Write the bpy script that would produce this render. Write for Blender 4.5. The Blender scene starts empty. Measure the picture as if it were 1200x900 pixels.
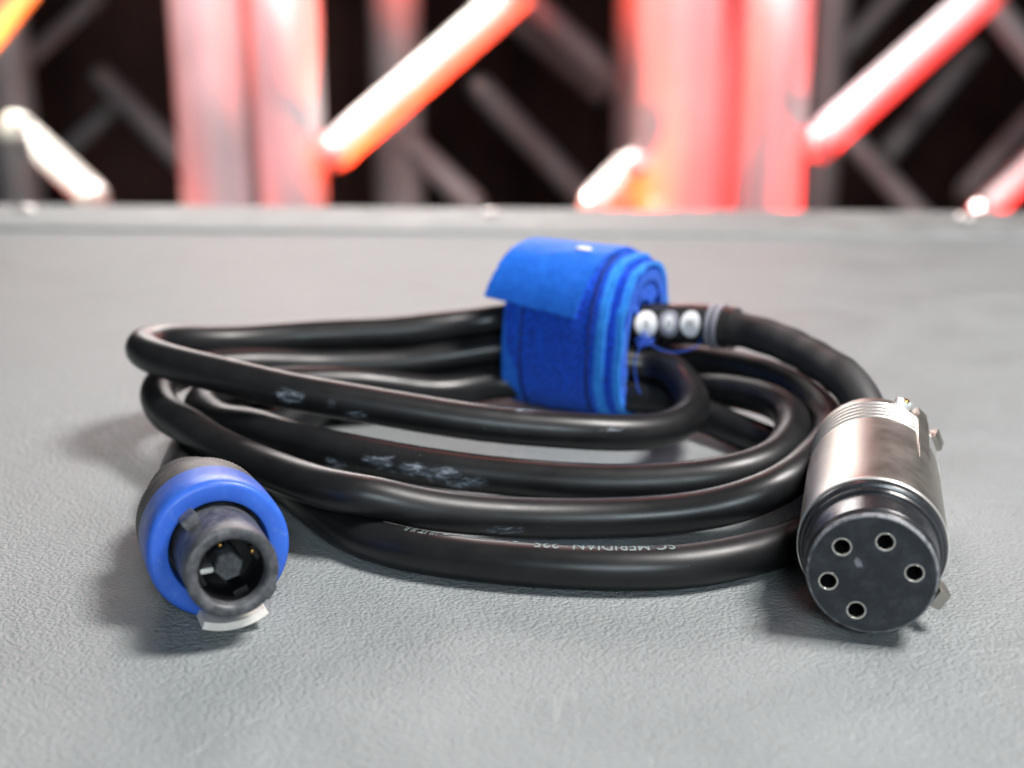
import bpy, bmesh, math, random
from mathutils import Vector, Matrix, noise
random.seed(7)
R = math.radians
sc = bpy.context.scene
COL = sc.collection

# ------------------------------------------------------------------ camera, world, light, exposure
cam_d = bpy.data.cameras.new('camera'); cam = bpy.data.objects.new('camera', cam_d); COL.objects.link(cam)
cam.location = (0, 0, .125); cam.rotation_euler = (R(90-17), 0, 0)
cam_d.sensor_width = 36; cam_d.lens = 48; cam_d.clip_start = .01; cam_d.clip_end = 50
cam_d.dof.use_dof = True; cam_d.dof.focus_distance = .288; cam_d.dof.aperture_fstop = 9.2
cam_d.dof.aperture_blades = 0
sc.camera = cam
w = bpy.data.worlds.new('World'); sc.world = w; w.use_nodes = True
w.node_tree.nodes['Background'].inputs[0].default_value = (.85, .92, 1, 1)
w.node_tree.nodes['Background'].inputs[1].default_value = .06
sc.view_settings.view_transform = 'Standard'; sc.view_settings.look = 'None'
sc.view_settings.exposure = 0; sc.view_settings.gamma = 1
sc.cycles.use_denoising = True
sc.cycles.max_bounces = 8

def area(name, loc, target, sx, sy, power, color):
    l = bpy.data.lights.new(name, 'AREA'); l.shape = 'RECTANGLE'; l.size = sx; l.size_y = sy
    l.energy = power; l.color = color
    o = bpy.data.objects.new(name, l); COL.objects.link(o); o.location = loc
    o.rotation_euler = (Vector(target)-Vector(loc)).to_track_quat('-Z', 'Y').to_euler()
    return o
def spot(name, loc, target, ang, power, color, size=.03, blend=.5):
    l = bpy.data.lights.new(name, 'SPOT'); l.energy = power; l.color = color
    l.spot_size = R(ang); l.spot_blend = blend; l.shadow_soft_size = size
    o = bpy.data.objects.new(name, l); COL.objects.link(o); o.location = loc
    o.rotation_euler = (Vector(target)-Vector(loc)).to_track_quat('-Z', 'Y').to_euler()
    return o
area('key_softbox', (.42, .20, .76), (-.08, .30, 0), .22, .22, 14.2, (1, .95, .92))
area('front_softbox', (.10, -.50, .40), (0, .3, 0), .24, .15, 4.0, (.80, .93, 1))
area('rear_sheen_panel', (-.20, 1.50, .44), (-.1, .45, 0), .75, .30, 7.4, (1, .95, .92))  # unseen panel added behind to put a sheen on the far lid
# unseen spots added to light single truss tubes and braces
spot('white_added_spot', (-0.400, 1.408, 0.501), (-0.096, 1.560, 0.013), 26, 90, (1, .94, .82), 0.019)
spot('white_added_spot', (0.128, 1.408, 0.501), (0.435, 1.560, 0.018), 26, 44, (1, .86, .84), 0.019)
spot('white_added_spot', (-0.704, 1.376, 0.277), (-0.509, 1.528, -0.083), 24, 60, (1, .95, .80), 0.019)
spot('white_added_spot', (-0.208, 1.376, 0.117), (0.106, 1.528, -0.107), 12, 20, (1, .95, .84), 0.019)
spot('pink_added_spot', (-0.30, 1.30, 0.60), (-0.285, 1.560, -0.03), 32, 34, (1, .60, .64), 0.05)
spot('pink_added_spot', (0.230, 1.30, 0.60), (0.235, 1.560, -0.03), 32, 32, (1, .48, .50), 0.032)
spot('red_added_spot', (0.032, 1.424, -0.331), (0.000, 1.568, 0.085), 90, 62, (1, .05, .004), 0.024)
spot('red_added_spot', (-0.528, 1.408, -0.395), (-0.240, 1.568, 0.085), 60, 8, (1, .05, .03), 0.032)
spot('red_added_spot', (0.544, 1.424, -0.331), (0.384, 1.568, 0.085), 90, 36, (1, .02, .012), 0.024)
spot('amber_added_spot', (-0.528, 1.408, -0.043), (-0.576, 1.560, 0.117), 50, 18, (1, .16, .0), 0.024)
spot('red_added_spot', (.0, 1.05, .75), (.05, .50, .0), 50, 2.2, (1, .27, .22), .05)  # unseen, added for red spill on the lid and cable tops

# ------------------------------------------------------------------ helpers
def tag(o, label=None, cat=None, kind=None, group=None):
    if label: o['label'] = label
    if cat: o['category'] = cat
    if kind: o['kind'] = kind
    if group: o['group'] = group
    return o
def obj(name, bm, mat, parent=None, smooth=True, angle=35):
    me = bpy.data.meshes.new(name)
    bmesh.ops.recalc_face_normals(bm, faces=bm.faces)
    bm.to_mesh(me); bm.free()
    if mat: me.materials.append(mat)
    if smooth:
        for p in me.polygons: p.use_smooth = True
        me.set_sharp_from_angle(angle=R(angle))
    o = bpy.data.objects.new(name, me); COL.objects.link(o)
    if parent: o.parent = parent; o.matrix_parent_inverse = Matrix.Identity(4)
    return o
def lathe(bm, prof, M, seg=64, knurl=None):
    """prof: list of (radius, z) in metres along local z; M maps to world"""
    rings = []
    for i, (r, z) in enumerate(prof):
        if r < 1e-7:
            rings.append([bm.verts.new(M @ Vector((0, 0, z)))]); continue
        ring = []
        for k in range(seg):
            a = 2*math.pi*k/seg
            rr = r + (knurl(i, k) if knurl else 0)
            ring.append(bm.verts.new(M @ Vector((rr*math.cos(a), rr*math.sin(a), z))))
        rings.append(ring)
    for A, B in zip(rings, rings[1:]):
        if len(A) == 1 and len(B) == 1: continue
        for k in range(seg):
            k2 = (k+1) % seg
            if len(A) == 1: bm.faces.new((A[0], B[k2], B[k]))
            elif len(B) == 1: bm.faces.new((A[k], A[k2], B[0]))
            else: bm.faces.new((A[k], A[k2], B[k2], B[k]))
    return rings
def tube(bm, pts, rad, seg=20, cap=True):
    pts = [Vector(p) for p in pts]; n = len(pts); rings = []
    up = Vector((0, 0, 1))
    for i, p in enumerate(pts):
        t = (pts[min(i+1, n-1)]-pts[max(i-1, 0)]).normalized()
        if i == 0:
            s = t.cross(up)
            if s.length < .01: s = t.cross(Vector((0, 1, 0)))
        else: s = s - t*s.dot(t)
        s.normalize(); v = s.cross(t)
        r = rad(i/(n-1)) if callable(rad) else rad
        rings.append([bm.verts.new(p + r*(math.cos(a)*s + math.sin(a)*v)) for a in [2*math.pi*k/seg for k in range(seg)]])
    for A, B in zip(rings, rings[1:]):
        for k in range(seg): bm.faces.new((A[k], A[(k+1) % seg], B[(k+1) % seg], B[k]))
    if cap: bm.faces.new(rings[0]); bm.faces.new(list(reversed(rings[-1])))
def box(bm, size, M, bevel=0, seg=2):
    g = bmesh.ops.create_cube(bm, size=1); vs = g['verts']
    for v in vs: v.co = Vector((v.co.x*size[0], v.co.y*size[1], v.co.z*size[2]))
    if bevel:
        es = list({e for v in vs for e in v.link_edges})
        b = bmesh.ops.bevel(bm, geom=es, offset=bevel, segments=seg, affect='EDGES', profile=.7)
        vs = list({v for f in b['faces'] for v in f.verts} | {v for v in vs if v.is_valid})
    for v in vs: v.co = M @ v.co
def frame(o, fwd, up=Vector((0, 0, 1))):
    f = Vector(fwd).normalized(); r = up.cross(f).normalized(); u = f.cross(r)
    return Matrix(((r.x, u.x, f.x, o[0]), (r.y, u.y, f.y, o[1]), (r.z, u.z, f.z, o[2]), (0, 0, 0, 1)))

# ------------------------------------------------------------------ materials
def mat(name, color=(.5, .5, .5), rough=.5, metal=0, spec=.5, coat=0):
    m = bpy.data.materials.new(name); m.use_nodes = True
    b = m.node_tree.nodes['Principled BSDF']
    b.inputs['Base Color'].default_value = (*color, 1); b.inputs['Roughness'].default_value = rough
    b.inputs['Metallic'].default_value = metal; b.inputs['Specular IOR Level'].default_value = spec
    b.inputs['Coat Weight'].default_value = coat
    return m
class N:
    def __init__(s, m): s.t = m.node_tree; s.b = s.t.nodes['Principled BSDF']; s.co = s.t.nodes.new('ShaderNodeTexCoord')
    def new(s, k, **kw):
        n = s.t.nodes.new(k)
        for a, v in kw.items(): setattr(n, a, v)
        return n
    def link(s, a, b): s.t.links.new(a, b)
    def noise(s, scale, detail=4, rough=.55, vec=None, dist=0):
        n = s.new('ShaderNodeTexNoise'); n.inputs['Scale'].default_value = scale; n.inputs['Detail'].default_value = detail
        n.inputs['Roughness'].default_value = rough; n.inputs['Distortion'].default_value = dist
        s.link(vec or s.co.outputs['Object'], n.inputs['Vector']); return n.outputs['Fac']
    def vor(s, scale, vec=None, feat='F1', smooth=0):
        n = s.new('ShaderNodeTexVoronoi'); n.feature = feat; n.inputs['Scale'].default_value = scale
        if feat == 'SMOOTH_F1': n.inputs['Smoothness'].default_value = smooth
        s.link(vec or s.co.outputs['Object'], n.inputs['Vector']); return n.outputs['Distance']
    def rng(s, v, a, b, c=0, d=1, smooth=False):
        n = s.new('ShaderNodeMapRange'); n.inputs[1].default_value = a; n.inputs[2].default_value = b
        n.inputs[3].default_value = c; n.inputs[4].default_value = d
        if smooth: n.interpolation_type = 'SMOOTHSTEP'
        s.link(v, n.inputs[0]); return n.outputs[0]
    def math(s, op, a, b=None):
        n = s.new('ShaderNodeMath', operation=op)
        for i, x in enumerate((a, b)):
            if x is None: continue
            if isinstance(x, (int, float)): n.inputs[i].default_value = x
            else: s.link(x, n.inputs[i])
        return n.outputs[0]
    def mix(s, f, a, b):
        n = s.new('ShaderNodeMix', data_type='RGBA')
        s.link(f, n.inputs[0])
        for i, x in ((6, a), (7, b)):
            if isinstance(x, tuple): n.inputs[i].default_value = (*x, 1)
            else: s.link(x, n.inputs[i])
        return n.outputs[2]
    def bump(s, h, strength, dist, prev=None):
        n = s.new('ShaderNodeBump'); n.inputs['Strength'].default_value = strength; n.inputs['Distance'].default_value = dist
        s.link(h, n.inputs['Height'])
        if prev: s.link(prev, n.inputs['Normal'])
        return n.outputs[0]
    def vec(s, op, a, b):
        n = s.new('ShaderNodeVectorMath', operation=op); s.link(a, n.inputs[0])
        if isinstance(b, tuple): n.inputs[1].default_value = b
        elif b is not None: s.link(b, n.inputs[1])
        return n.outputs[1] if op == 'LENGTH' else n.outputs[0]
    def scale(s, x, y, z):
        n = s.new('ShaderNodeMapping'); n.inputs['Scale'].default_value = (x, y, z)
        s.link(s.co.outputs['Object'], n.inputs['Vector']); return n.outputs[0]

def speckled(name, color, rough, metal=0, amount=.35, scale=900, bump=.15, bdist=.00005, spec=.5, coat=0, vary=.12):
    m = mat(name, color, rough, metal, spec, coat); n = N(m)
    f = n.noise(scale, 5); g = n.noise(scale*.12, 4)
    n.link(n.mix(n.rng(g, .35, .7), tuple(c*(1-amount) for c in color), tuple(min(1, c*(1+amount)+.01) for c in color)), n.b.inputs['Base Color'])
    n.link(n.rng(g, .3, .7, max(.03, rough-vary), min(1, rough+vary)), n.b.inputs['Roughness'])
    n.link(n.bump(f, bump, bdist), n.b.inputs['Normal'])
    return m

# leatherette laminate of the case lid
m_lid = mat('grey_grained_laminate', (.30, .325, .33), .42, 0, .5); n = N(m_lid)
wob = n.new('ShaderNodeTexNoise'); wob.inputs['Scale'].default_value = 260; wob.inputs['Detail'].default_value = 2
n.link(n.co.outputs['Object'], wob.inputs['Vector'])
off = n.vec('MULTIPLY', n.vec('SUBTRACT', wob.outputs['Color'], (.5, .5, .5)), (.0010, .0010, 0))
pv = n.vec('ADD', n.scale(.85, 1.15, 1), off)
v1 = n.vor(1250, pv, 'SMOOTH_F1', .15); v2 = n.vor(2600, pv, 'F1'); ns = n.noise(1500, 5, .65)
hgt = n.math('ADD', n.math('MULTIPLY', v1, -1.0), n.math('ADD', n.math('MULTIPLY', v2, -.25), n.math('MULTIPLY', ns, .9)))
patch = n.noise(16, 7, .62, None, 1.2); fine = n.noise(2600, 3)
scr = n.noise(7, 2, .5, n.scale(1, 9, 1), .8); scr2 = n.noise(5, 2, .5, n.scale(8, 1.5, 1), .8)
line = n.math('MAXIMUM', n.rng(n.math('ABSOLUTE', n.math('SUBTRACT', scr, .52)), .0012, .0035, 1, 0), n.rng(n.math('ABSOLUTE', n.math('SUBTRACT', scr2, .47)), .0010, .0030, 1, 0))
line = n.math('MULTIPLY', line, n.rng(n.noise(18, 3), .50, .62, 0, .5))
spk = n.rng(n.noise(1700, 3, .6), .66, .74, 0, .5)
tone = n.mix(n.rng(patch, .3, .75), (.240, .264, .269), (.305, .331, .336))
n.link(n.mix(n.math('MAXIMUM', line, spk), tone, (.40, .42, .43)), n.b.inputs['Base Color'])
n.link(n.rng(patch, .3, .7, .34, .52), n.b.inputs['Roughness'])
n.link(n.bump(fine, .12, .00006, n.bump(hgt, 1, .00050)), n.b.inputs['Normal'])

m_alu = speckled('brushed_aluminium', (.30, .32, .32), .62, .3, .12, 400, .1, .0001)
m_dark = speckled('case_side_laminate', (.05, .05, .055), .6, 0, .3, 300)
m_floor = speckled('dark_stage_floor', (.02, .02, .022), .6, 0, .3, 20)
m_cloth = speckled('black_stage_drape', (.12, .060, .052), .9, 0, .3, 30)
m_tube = speckled('truss_aluminium', (.72, .70, .71), .46, .25, .10, 60, .05, .0005)

# cable jacket: black rubber with dull bloom and whitish scuffs
m_cab = mat('black_rubber_jacket', (.016, .017, .018), .42, 0, .40); n = N(m_cab)
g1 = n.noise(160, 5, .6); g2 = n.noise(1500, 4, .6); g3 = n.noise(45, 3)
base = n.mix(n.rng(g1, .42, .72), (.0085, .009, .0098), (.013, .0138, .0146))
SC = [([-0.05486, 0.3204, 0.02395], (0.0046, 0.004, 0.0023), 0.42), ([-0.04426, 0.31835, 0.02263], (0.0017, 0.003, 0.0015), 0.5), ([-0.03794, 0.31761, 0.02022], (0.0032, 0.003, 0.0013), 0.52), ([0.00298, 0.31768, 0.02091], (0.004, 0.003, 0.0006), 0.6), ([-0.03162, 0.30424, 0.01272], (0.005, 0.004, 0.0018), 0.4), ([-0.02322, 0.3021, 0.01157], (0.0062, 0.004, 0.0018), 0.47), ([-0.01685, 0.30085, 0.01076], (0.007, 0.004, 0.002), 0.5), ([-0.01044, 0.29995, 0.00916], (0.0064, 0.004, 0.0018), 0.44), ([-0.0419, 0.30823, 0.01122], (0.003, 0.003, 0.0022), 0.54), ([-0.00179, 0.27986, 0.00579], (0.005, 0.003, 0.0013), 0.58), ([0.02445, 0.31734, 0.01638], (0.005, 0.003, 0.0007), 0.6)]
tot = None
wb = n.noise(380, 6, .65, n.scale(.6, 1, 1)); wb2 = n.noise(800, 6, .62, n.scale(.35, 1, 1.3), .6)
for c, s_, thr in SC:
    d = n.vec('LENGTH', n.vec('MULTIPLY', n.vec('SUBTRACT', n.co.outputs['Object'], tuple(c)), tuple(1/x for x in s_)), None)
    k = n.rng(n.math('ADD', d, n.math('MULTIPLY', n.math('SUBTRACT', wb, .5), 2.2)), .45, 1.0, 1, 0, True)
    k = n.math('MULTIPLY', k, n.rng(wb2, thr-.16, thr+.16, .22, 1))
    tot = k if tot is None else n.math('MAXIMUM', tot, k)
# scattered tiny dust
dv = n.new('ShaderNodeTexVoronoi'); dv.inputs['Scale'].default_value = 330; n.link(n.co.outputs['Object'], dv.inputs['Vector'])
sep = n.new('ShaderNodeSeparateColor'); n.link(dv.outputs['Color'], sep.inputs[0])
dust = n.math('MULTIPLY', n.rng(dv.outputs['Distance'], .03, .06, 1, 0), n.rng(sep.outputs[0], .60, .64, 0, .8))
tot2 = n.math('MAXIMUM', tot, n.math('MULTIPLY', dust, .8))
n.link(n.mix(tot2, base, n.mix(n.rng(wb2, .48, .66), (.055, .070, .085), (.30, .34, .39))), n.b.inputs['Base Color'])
n.link(n.math('ADD', n.rng(n.noise(70, 6, .65, n.scale(.4, 1, 1)), .32, .68, .29, .44), n.math('MULTIPLY', tot2, .3)), n.b.inputs['Roughness'])
n.link(n.bump(g2, .10, .00010, n.bump(g3, .06, .0005)), n.b.inputs['Normal'])

m_shrink = speckled('matte_black_heat_shrink', (.018, .018, .019), .55, 0, .35, 500, .25, .0001)
m_print = mat('pale_print', (.17, .22, .22), .5)
m_blackpl = speckled('black_glossy_plastic', (.018, .020, .024), .28, 0, .4, 700, .12, .00006, .6)
m_face = mat('scuffed_black_plastic', (.05, .055, .065), .38, 0, .35); n = N(m_face)
a = n.noise(260, 6, .7); b_ = n.noise(60, 4)
st = n.noise(500, 5, .6, n.scale(.25, 1.8, 1))
k = n.math('MULTIPLY', n.rng(a, .45, .75), .9)
n.link(n.mix(k, n.mix(n.rng(b_, .3, .7), (.018, .021, .026), (.027, .031, .037)), (.06, .065, .072)), n.b.inputs['Base Color'])
n.link(n.rng(st, .3, .7, .32, .55), n.b.inputs['Roughness']); n.link(n.bump(st, .2, .00006), n.b.inputs['Normal'])
m_rim = mat('worn_plastic_edge', (.16, .17, .185), .5); n = N(m_rim)
n.link(n.mix(n.rng(n.noise(700, 5, .7), .4, .62), (.06, .065, .075), (.26, .27, .29)), n.b.inputs['Base Color'])
m_nickel = mat('worn_nickel', (.4, .37, .34), .4, 1); n = N(m_nickel)
a = n.noise(900, 6, .7); b_ = n.noise(120, 5, .65)
n.link(n.mix(n.rng(b_, .35, .7), (.42, .395, .36), (.48, .455, .42)), n.b.inputs['Base Color'])
n.link(n.rng(b_, .3, .7, .36, .46), n.b.inputs['Roughness']); n.link(n.bump(a, .12, .00004), n.b.inputs['Normal'])
m_bright = mat('bright_nickel_edge', (.92, .91, .88), .30, .8)
m_socket = mat('plated_socket', (.85, .83, .78), .2, 1)
m_brass = mat('gilt_contact', (.85, .48, .14), .25, 1)
m_cav = mat('shaded_cavity_plastic', (.006, .006, .007), .35)  # near-black puts recess shade into the socket holes and barrel cavity
m_blue = mat('blue_plastic', (.030, .115, .56), .38, 0, .45); n = N(m_blue)
a = n.noise(420, 6, .7); b_ = n.noise(90, 4)
n.link(n.mix(n.rng(a, .56, .74, 0, .35), n.mix(n.rng(b_, .3, .7), (.026, .10, .50), (.036, .14, .63)), (.25, .35, .62)), n.b.inputs['Base Color'])
n.link(n.rng(a, .3, .7, .30, .5), n.b.inputs['Roughness'])
m_grey = mat('dusty_grey_plastic', (.085, .08, .078), .5, 0, .4); n = N(m_grey)
n.link(n.mix(n.rng(n.noise(300, 6, .7), .4, .72), (.05, .048, .047), (.11, .104, .10)), n.b.inputs['Base Color'])
m_barrel = mat('worn_grey_barrel', (.06, .062, .07), .45); n = N(m_barrel)
n.link(n.mix(n.rng(n.noise(500, 6, .7), .42, .7), (.045, .047, .053), (.13, .135, .145)), n.b.inputs['Base Color'])
m_white = mat('cream_plastic', (.80, .76, .70), .5); n = N(m_white)
n.link(n.mix(n.rng(n.noise(500, 5), .4, .7), (.78, .73, .66), (.86, .82, .77)), n.b.inputs['Base Color'])
m_disc = mat('white_marker_disc', (.80, .80, .80), .7, 0, .2)
m_ringgrey = mat('grey_marker_ring', (.28, .28, .32), .4)
m_letter = mat('grey_letter', (.05, .05, .05), .5)
m_clear = mat('clear_sleeve', (.9, .9, .9), .2); m_clear.node_tree.nodes['Principled BSDF'].inputs['Transmission Weight'].default_value = 1
m_clear.node_tree.nodes['Principled BSDF'].inputs['IOR'].default_value = 1.35

def fabric(name, c1, c2, sx, bump, rough=.8, fuzz=False):
    m = mat(name, c1, rough, 0, .25); n = N(m)
    if fuzz:
        h = n.math('ADD', n.noise(1400, 6, .75), n.math('MULTIPLY', n.noise(300, 4, .6), .7))
    else:
        h = n.math('ADD', n.math('MULTIPLY', n.vor(2200), .6), n.noise(900, 4))
    n.link(n.mix(n.rng(n.noise(900 if fuzz else 500, 6, .75), .36, .66), c1, c2), n.b.inputs['Base Color'])
    n.link(n.bump(h, bump, sx), n.b.inputs['Normal'])
    n.b.inputs['Sheen Weight'].default_value = .5 if fuzz else .2; n.b.inputs['Sheen Tint'].default_value = (.2, .45, 1, 1)
    return m
m_loop = fabric('deep_blue_loop_fabric', (.001, .015, .30), (.006, .110, .88), .0006, .8, .9, True)
m_hook = fabric('smooth_blue_backing', (.008, .105, .56), (.016, .16, .72), .0002, .4, .6)
m_edge = fabric('light_blue_selvedge', (.015, .18, .72), (.04, .31, .88), .0003, .5, .7)
m_stitch = mat('navy_thread', (.003, .012, .10), .7)
m_thread = mat('blue_loose_thread', (.02, .10, .60), .6)

# ------------------------------------------------------------------ the surface and the background
def plain_box(bm, x0, x1, y0, y1, z0, z1, bevel=0):
    box(bm, (x1-x0, y1-y0, z1-z0), Matrix.Translation(((x0+x1)/2, (y0+y1)/2, (z0+z1)/2)), bevel)
bm = bmesh.new(); plain_box(bm, -.62, .62, -.20, .668, -.010, 0)
tabletop = tag(obj('tabletop', bm, m_lid, smooth=False), kind='structure')
tabletop['label'] = 'grey leather-grained case lid the coiled cable lies on'
bm = bmesh.new(); plain_box(bm, -.61, .61, -.19, .715, -.58, -.0105)
obj('case_body', bm, m_dark, tabletop, smooth=False)
# extruded aluminium edging along the far edge, slightly turned
EM = Matrix.Translation((0, .658, 0)) @ Matrix.Rotation(R(-2.6), 4, 'Z')
bm = bmesh.new()
prof = [(0, .0003), (.0006, .0016), (.004, .0024), (.040, .0024), (.050, .0026), (.058, .0030), (.061, .0022), (.063, -.002), (.063, -.03), (.060, -.03), (.0, -.0005)]
ends = []
for x in (-.64, .64): ends.append([bm.verts.new(EM @ Vector((x, y, z))) for y, z in prof])
for i in range(len(prof)):
    j = (i+1) % len(prof); bm.faces.new((ends[0][i], ends[0][j], ends[1][j], ends[1][i]))
bm.faces.new(ends[0]); bm.faces.new(list(reversed(ends[1])))
edging = obj('edging', bm, m_alu, tabletop, angle=25)
rv = None
for x in (-.505, -.2585, -.0125, .2305, .475):
    if rv is None:
        bm = bmesh.new(); lathe(bm, [(.0001, .0022), (.0022, .0021), (.0040, .0013), (.0050, 0), (.0050, -.0006)], Matrix.Identity(4), 20)
        rv = obj('rivet', bm, m_bright, edging); o = rv
    else:
        o = rv.copy(); COL.objects.link(o)
    o.matrix_local = EM @ Matrix.Translation((x, .044, .0028))
bm = bmesh.new(); plain_box(bm, -6, 6, -3, 9, -.62, -.60)
tag(obj('floor', bm, m_floor, smooth=False), kind='structure')['label'] = 'dark stage floor behind the case'
# black drape with soft folds
bm = bmesh.new(); cols = []
for i in range(161):
    x = -4+i*.05; y = 3.3+.03*math.sin(i*.9)+.018*math.sin(i*2.3)
    cols.append((bm.verts.new((x, y, -.6)), bm.verts.new((x, y, 2.4)), bm.verts.new((x, y+.004, 2.4)), bm.verts.new((x, y+.004, -.6))))
for A, B in zip(cols, cols[1:]):
    bm.faces.new((A[0], B[0], B[1], A[1])); bm.faces.new((A[3], A[2], B[2], B[3])); bm.faces.new((A[1], B[1], B[2], A[2]))
tag(obj('backdrop', bm, m_cloth), kind='structure')['label'] = 'black drape behind the stage trusses'

# three truss towers: chords (vertical tubes) and braces (diagonals)
def bar(p, q, r, seg=20):
    bm = bmesh.new(); tube(bm, [p, q], r, seg); return bm
TR = [('leftmost stage truss tower with short glaring white brace near the case edge', (-0.552, 1.759), [(-0.3353, 1.5508, 0.04), (-0.7505, 1.5508, 0.04), (-0.7938, 2.2038, 0.0352), (-0.3265, 1.7304, 0.0256)], [([-0.5985, 1.5605, 0.0304], [-0.513, 1.5925, 0.1348], 0.0144), ([-0.5491, 1.5369, -0.0469], [-0.4636, 1.5141, -0.1214], 0.016), ([-0.854, 2.2813, -0.0747], [-0.686, 2.3263, 0.0726], 0.0128), ([-0.72, 2.453, -0.0603], [-0.5775, 2.4092, -0.2037], 0.0192), ([-0.928, 2.5511, -0.2869], [-0.752, 2.5978, -0.1338], 0.016)]), ('middle stage truss tower with glaring white and orange diagonal brace', (-0.014, 1.816), [(-0.2489, 1.5508, 0.0376), (0.1824, 1.5508, 0.048), (-0.1755, 2.1221, 0.0384), (0.185, 2.0405, 0.0352)], [([-0.1976, 1.5291, -0.0723], [0.0095, 1.5819, 0.1003], 0.02), ([-0.1521, 2.0955, -0.135], [-0.0572, 2.0689, -0.2221], 0.0192), ([0.1349, 1.5244, -0.0877], [0.0931, 1.5119, -0.1286], 0.0192), ([0.0132, 2.1972, 0.0882], [0.1848, 2.1502, -0.0658], 0.0208), ([-0.06, 2.4486, -0.0746], [0.135, 2.3894, -0.2683], 0.0224), ([0.16, 2.6072, -0.1032], [-0.064, 2.6633, 0.0804], 0.016)]), ('rightmost stage truss tower with red-edged white diagonal brace', (0.532, 1.832), [(0.2907, 1.5508, 0.0384), (0.7077, 1.5508, 0.04), (0.2661, 1.7304, 0.032), (0.4968, 2.2038, 0.0288), (0.897, 2.1221, 0.0352)], [([0.3401, 1.5319, -0.0632], [0.532, 1.5819, 0.1003], 0.02), ([0.66, 1.9975, 0.0915], [0.75, 1.9642, -0.0175], 0.0192), ([0.55, 1.5886, -0.1515], [0.64, 1.6134, -0.0702], 0.0176), ([0.5198, 2.184, -0.1192], [0.648, 2.1426, -0.2548], 0.0176), ([0.5625, 2.4596, -0.0388], [0.69, 2.5013, 0.0975], 0.016), ([0.742, 2.2342, -0.2287], [0.882, 2.2792, -0.0814], 0.0176), ([0.704, 2.5744, -0.2103], [0.864, 2.6306, -0.0267], 0.0192)])]
for lab, base, chords, braces in TR:
    root = bpy.data.objects.new('truss_tower', None); COL.objects.link(root); root.location = (*base, -.6)
    tag(root, lab, 'truss', group='stage truss towers behind the case')
    bx, by = base
    bp = bmesh.new(); plain_box(bp, -.0+min(c[0] for c in chords)-bx-.03, max(c[0] for c in chords)-bx+.03, min(c[1] for c in chords)-by-.03, max(c[1] for c in chords)-by+.03, 0, .008, .002)
    obj('base_plate', bp, m_alu, root, smooth=False)
    for x, y, r in chords:
        obj('chord', bar((x-bx, y-by, .008), (x-bx, y-by, 2.3), r, 32), m_tube, root)
    for p, q, r in braces:
        for dz in (-.576, 0, .576, 1.152):
            P = Vector((p[0]-bx, p[1]-by, p[2]+.6+dz)); Q = Vector((q[0]-bx, q[1]-by, q[2]+.6+dz))
            if max(P.z, Q.z) > 2.25 or min(P.z, Q.z) < .01: continue
            obj('brace', bar(P, Q, r), m_tube, root)
            if dz == 0:
                for E_ in (P, Q):
                    bb = bmesh.new(); lathe(bb, [(0, -.018), (.010, -.016), (.013, -.010), (.013, .0), (.018, .006)], Matrix.Translation(E_ + Vector((0, -r*.9, 0))) @ Matrix.Rotation(R(-90), 4, 'X') , 16)
                    obj('coupler_bolt', bb, m_bright, root)

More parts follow.
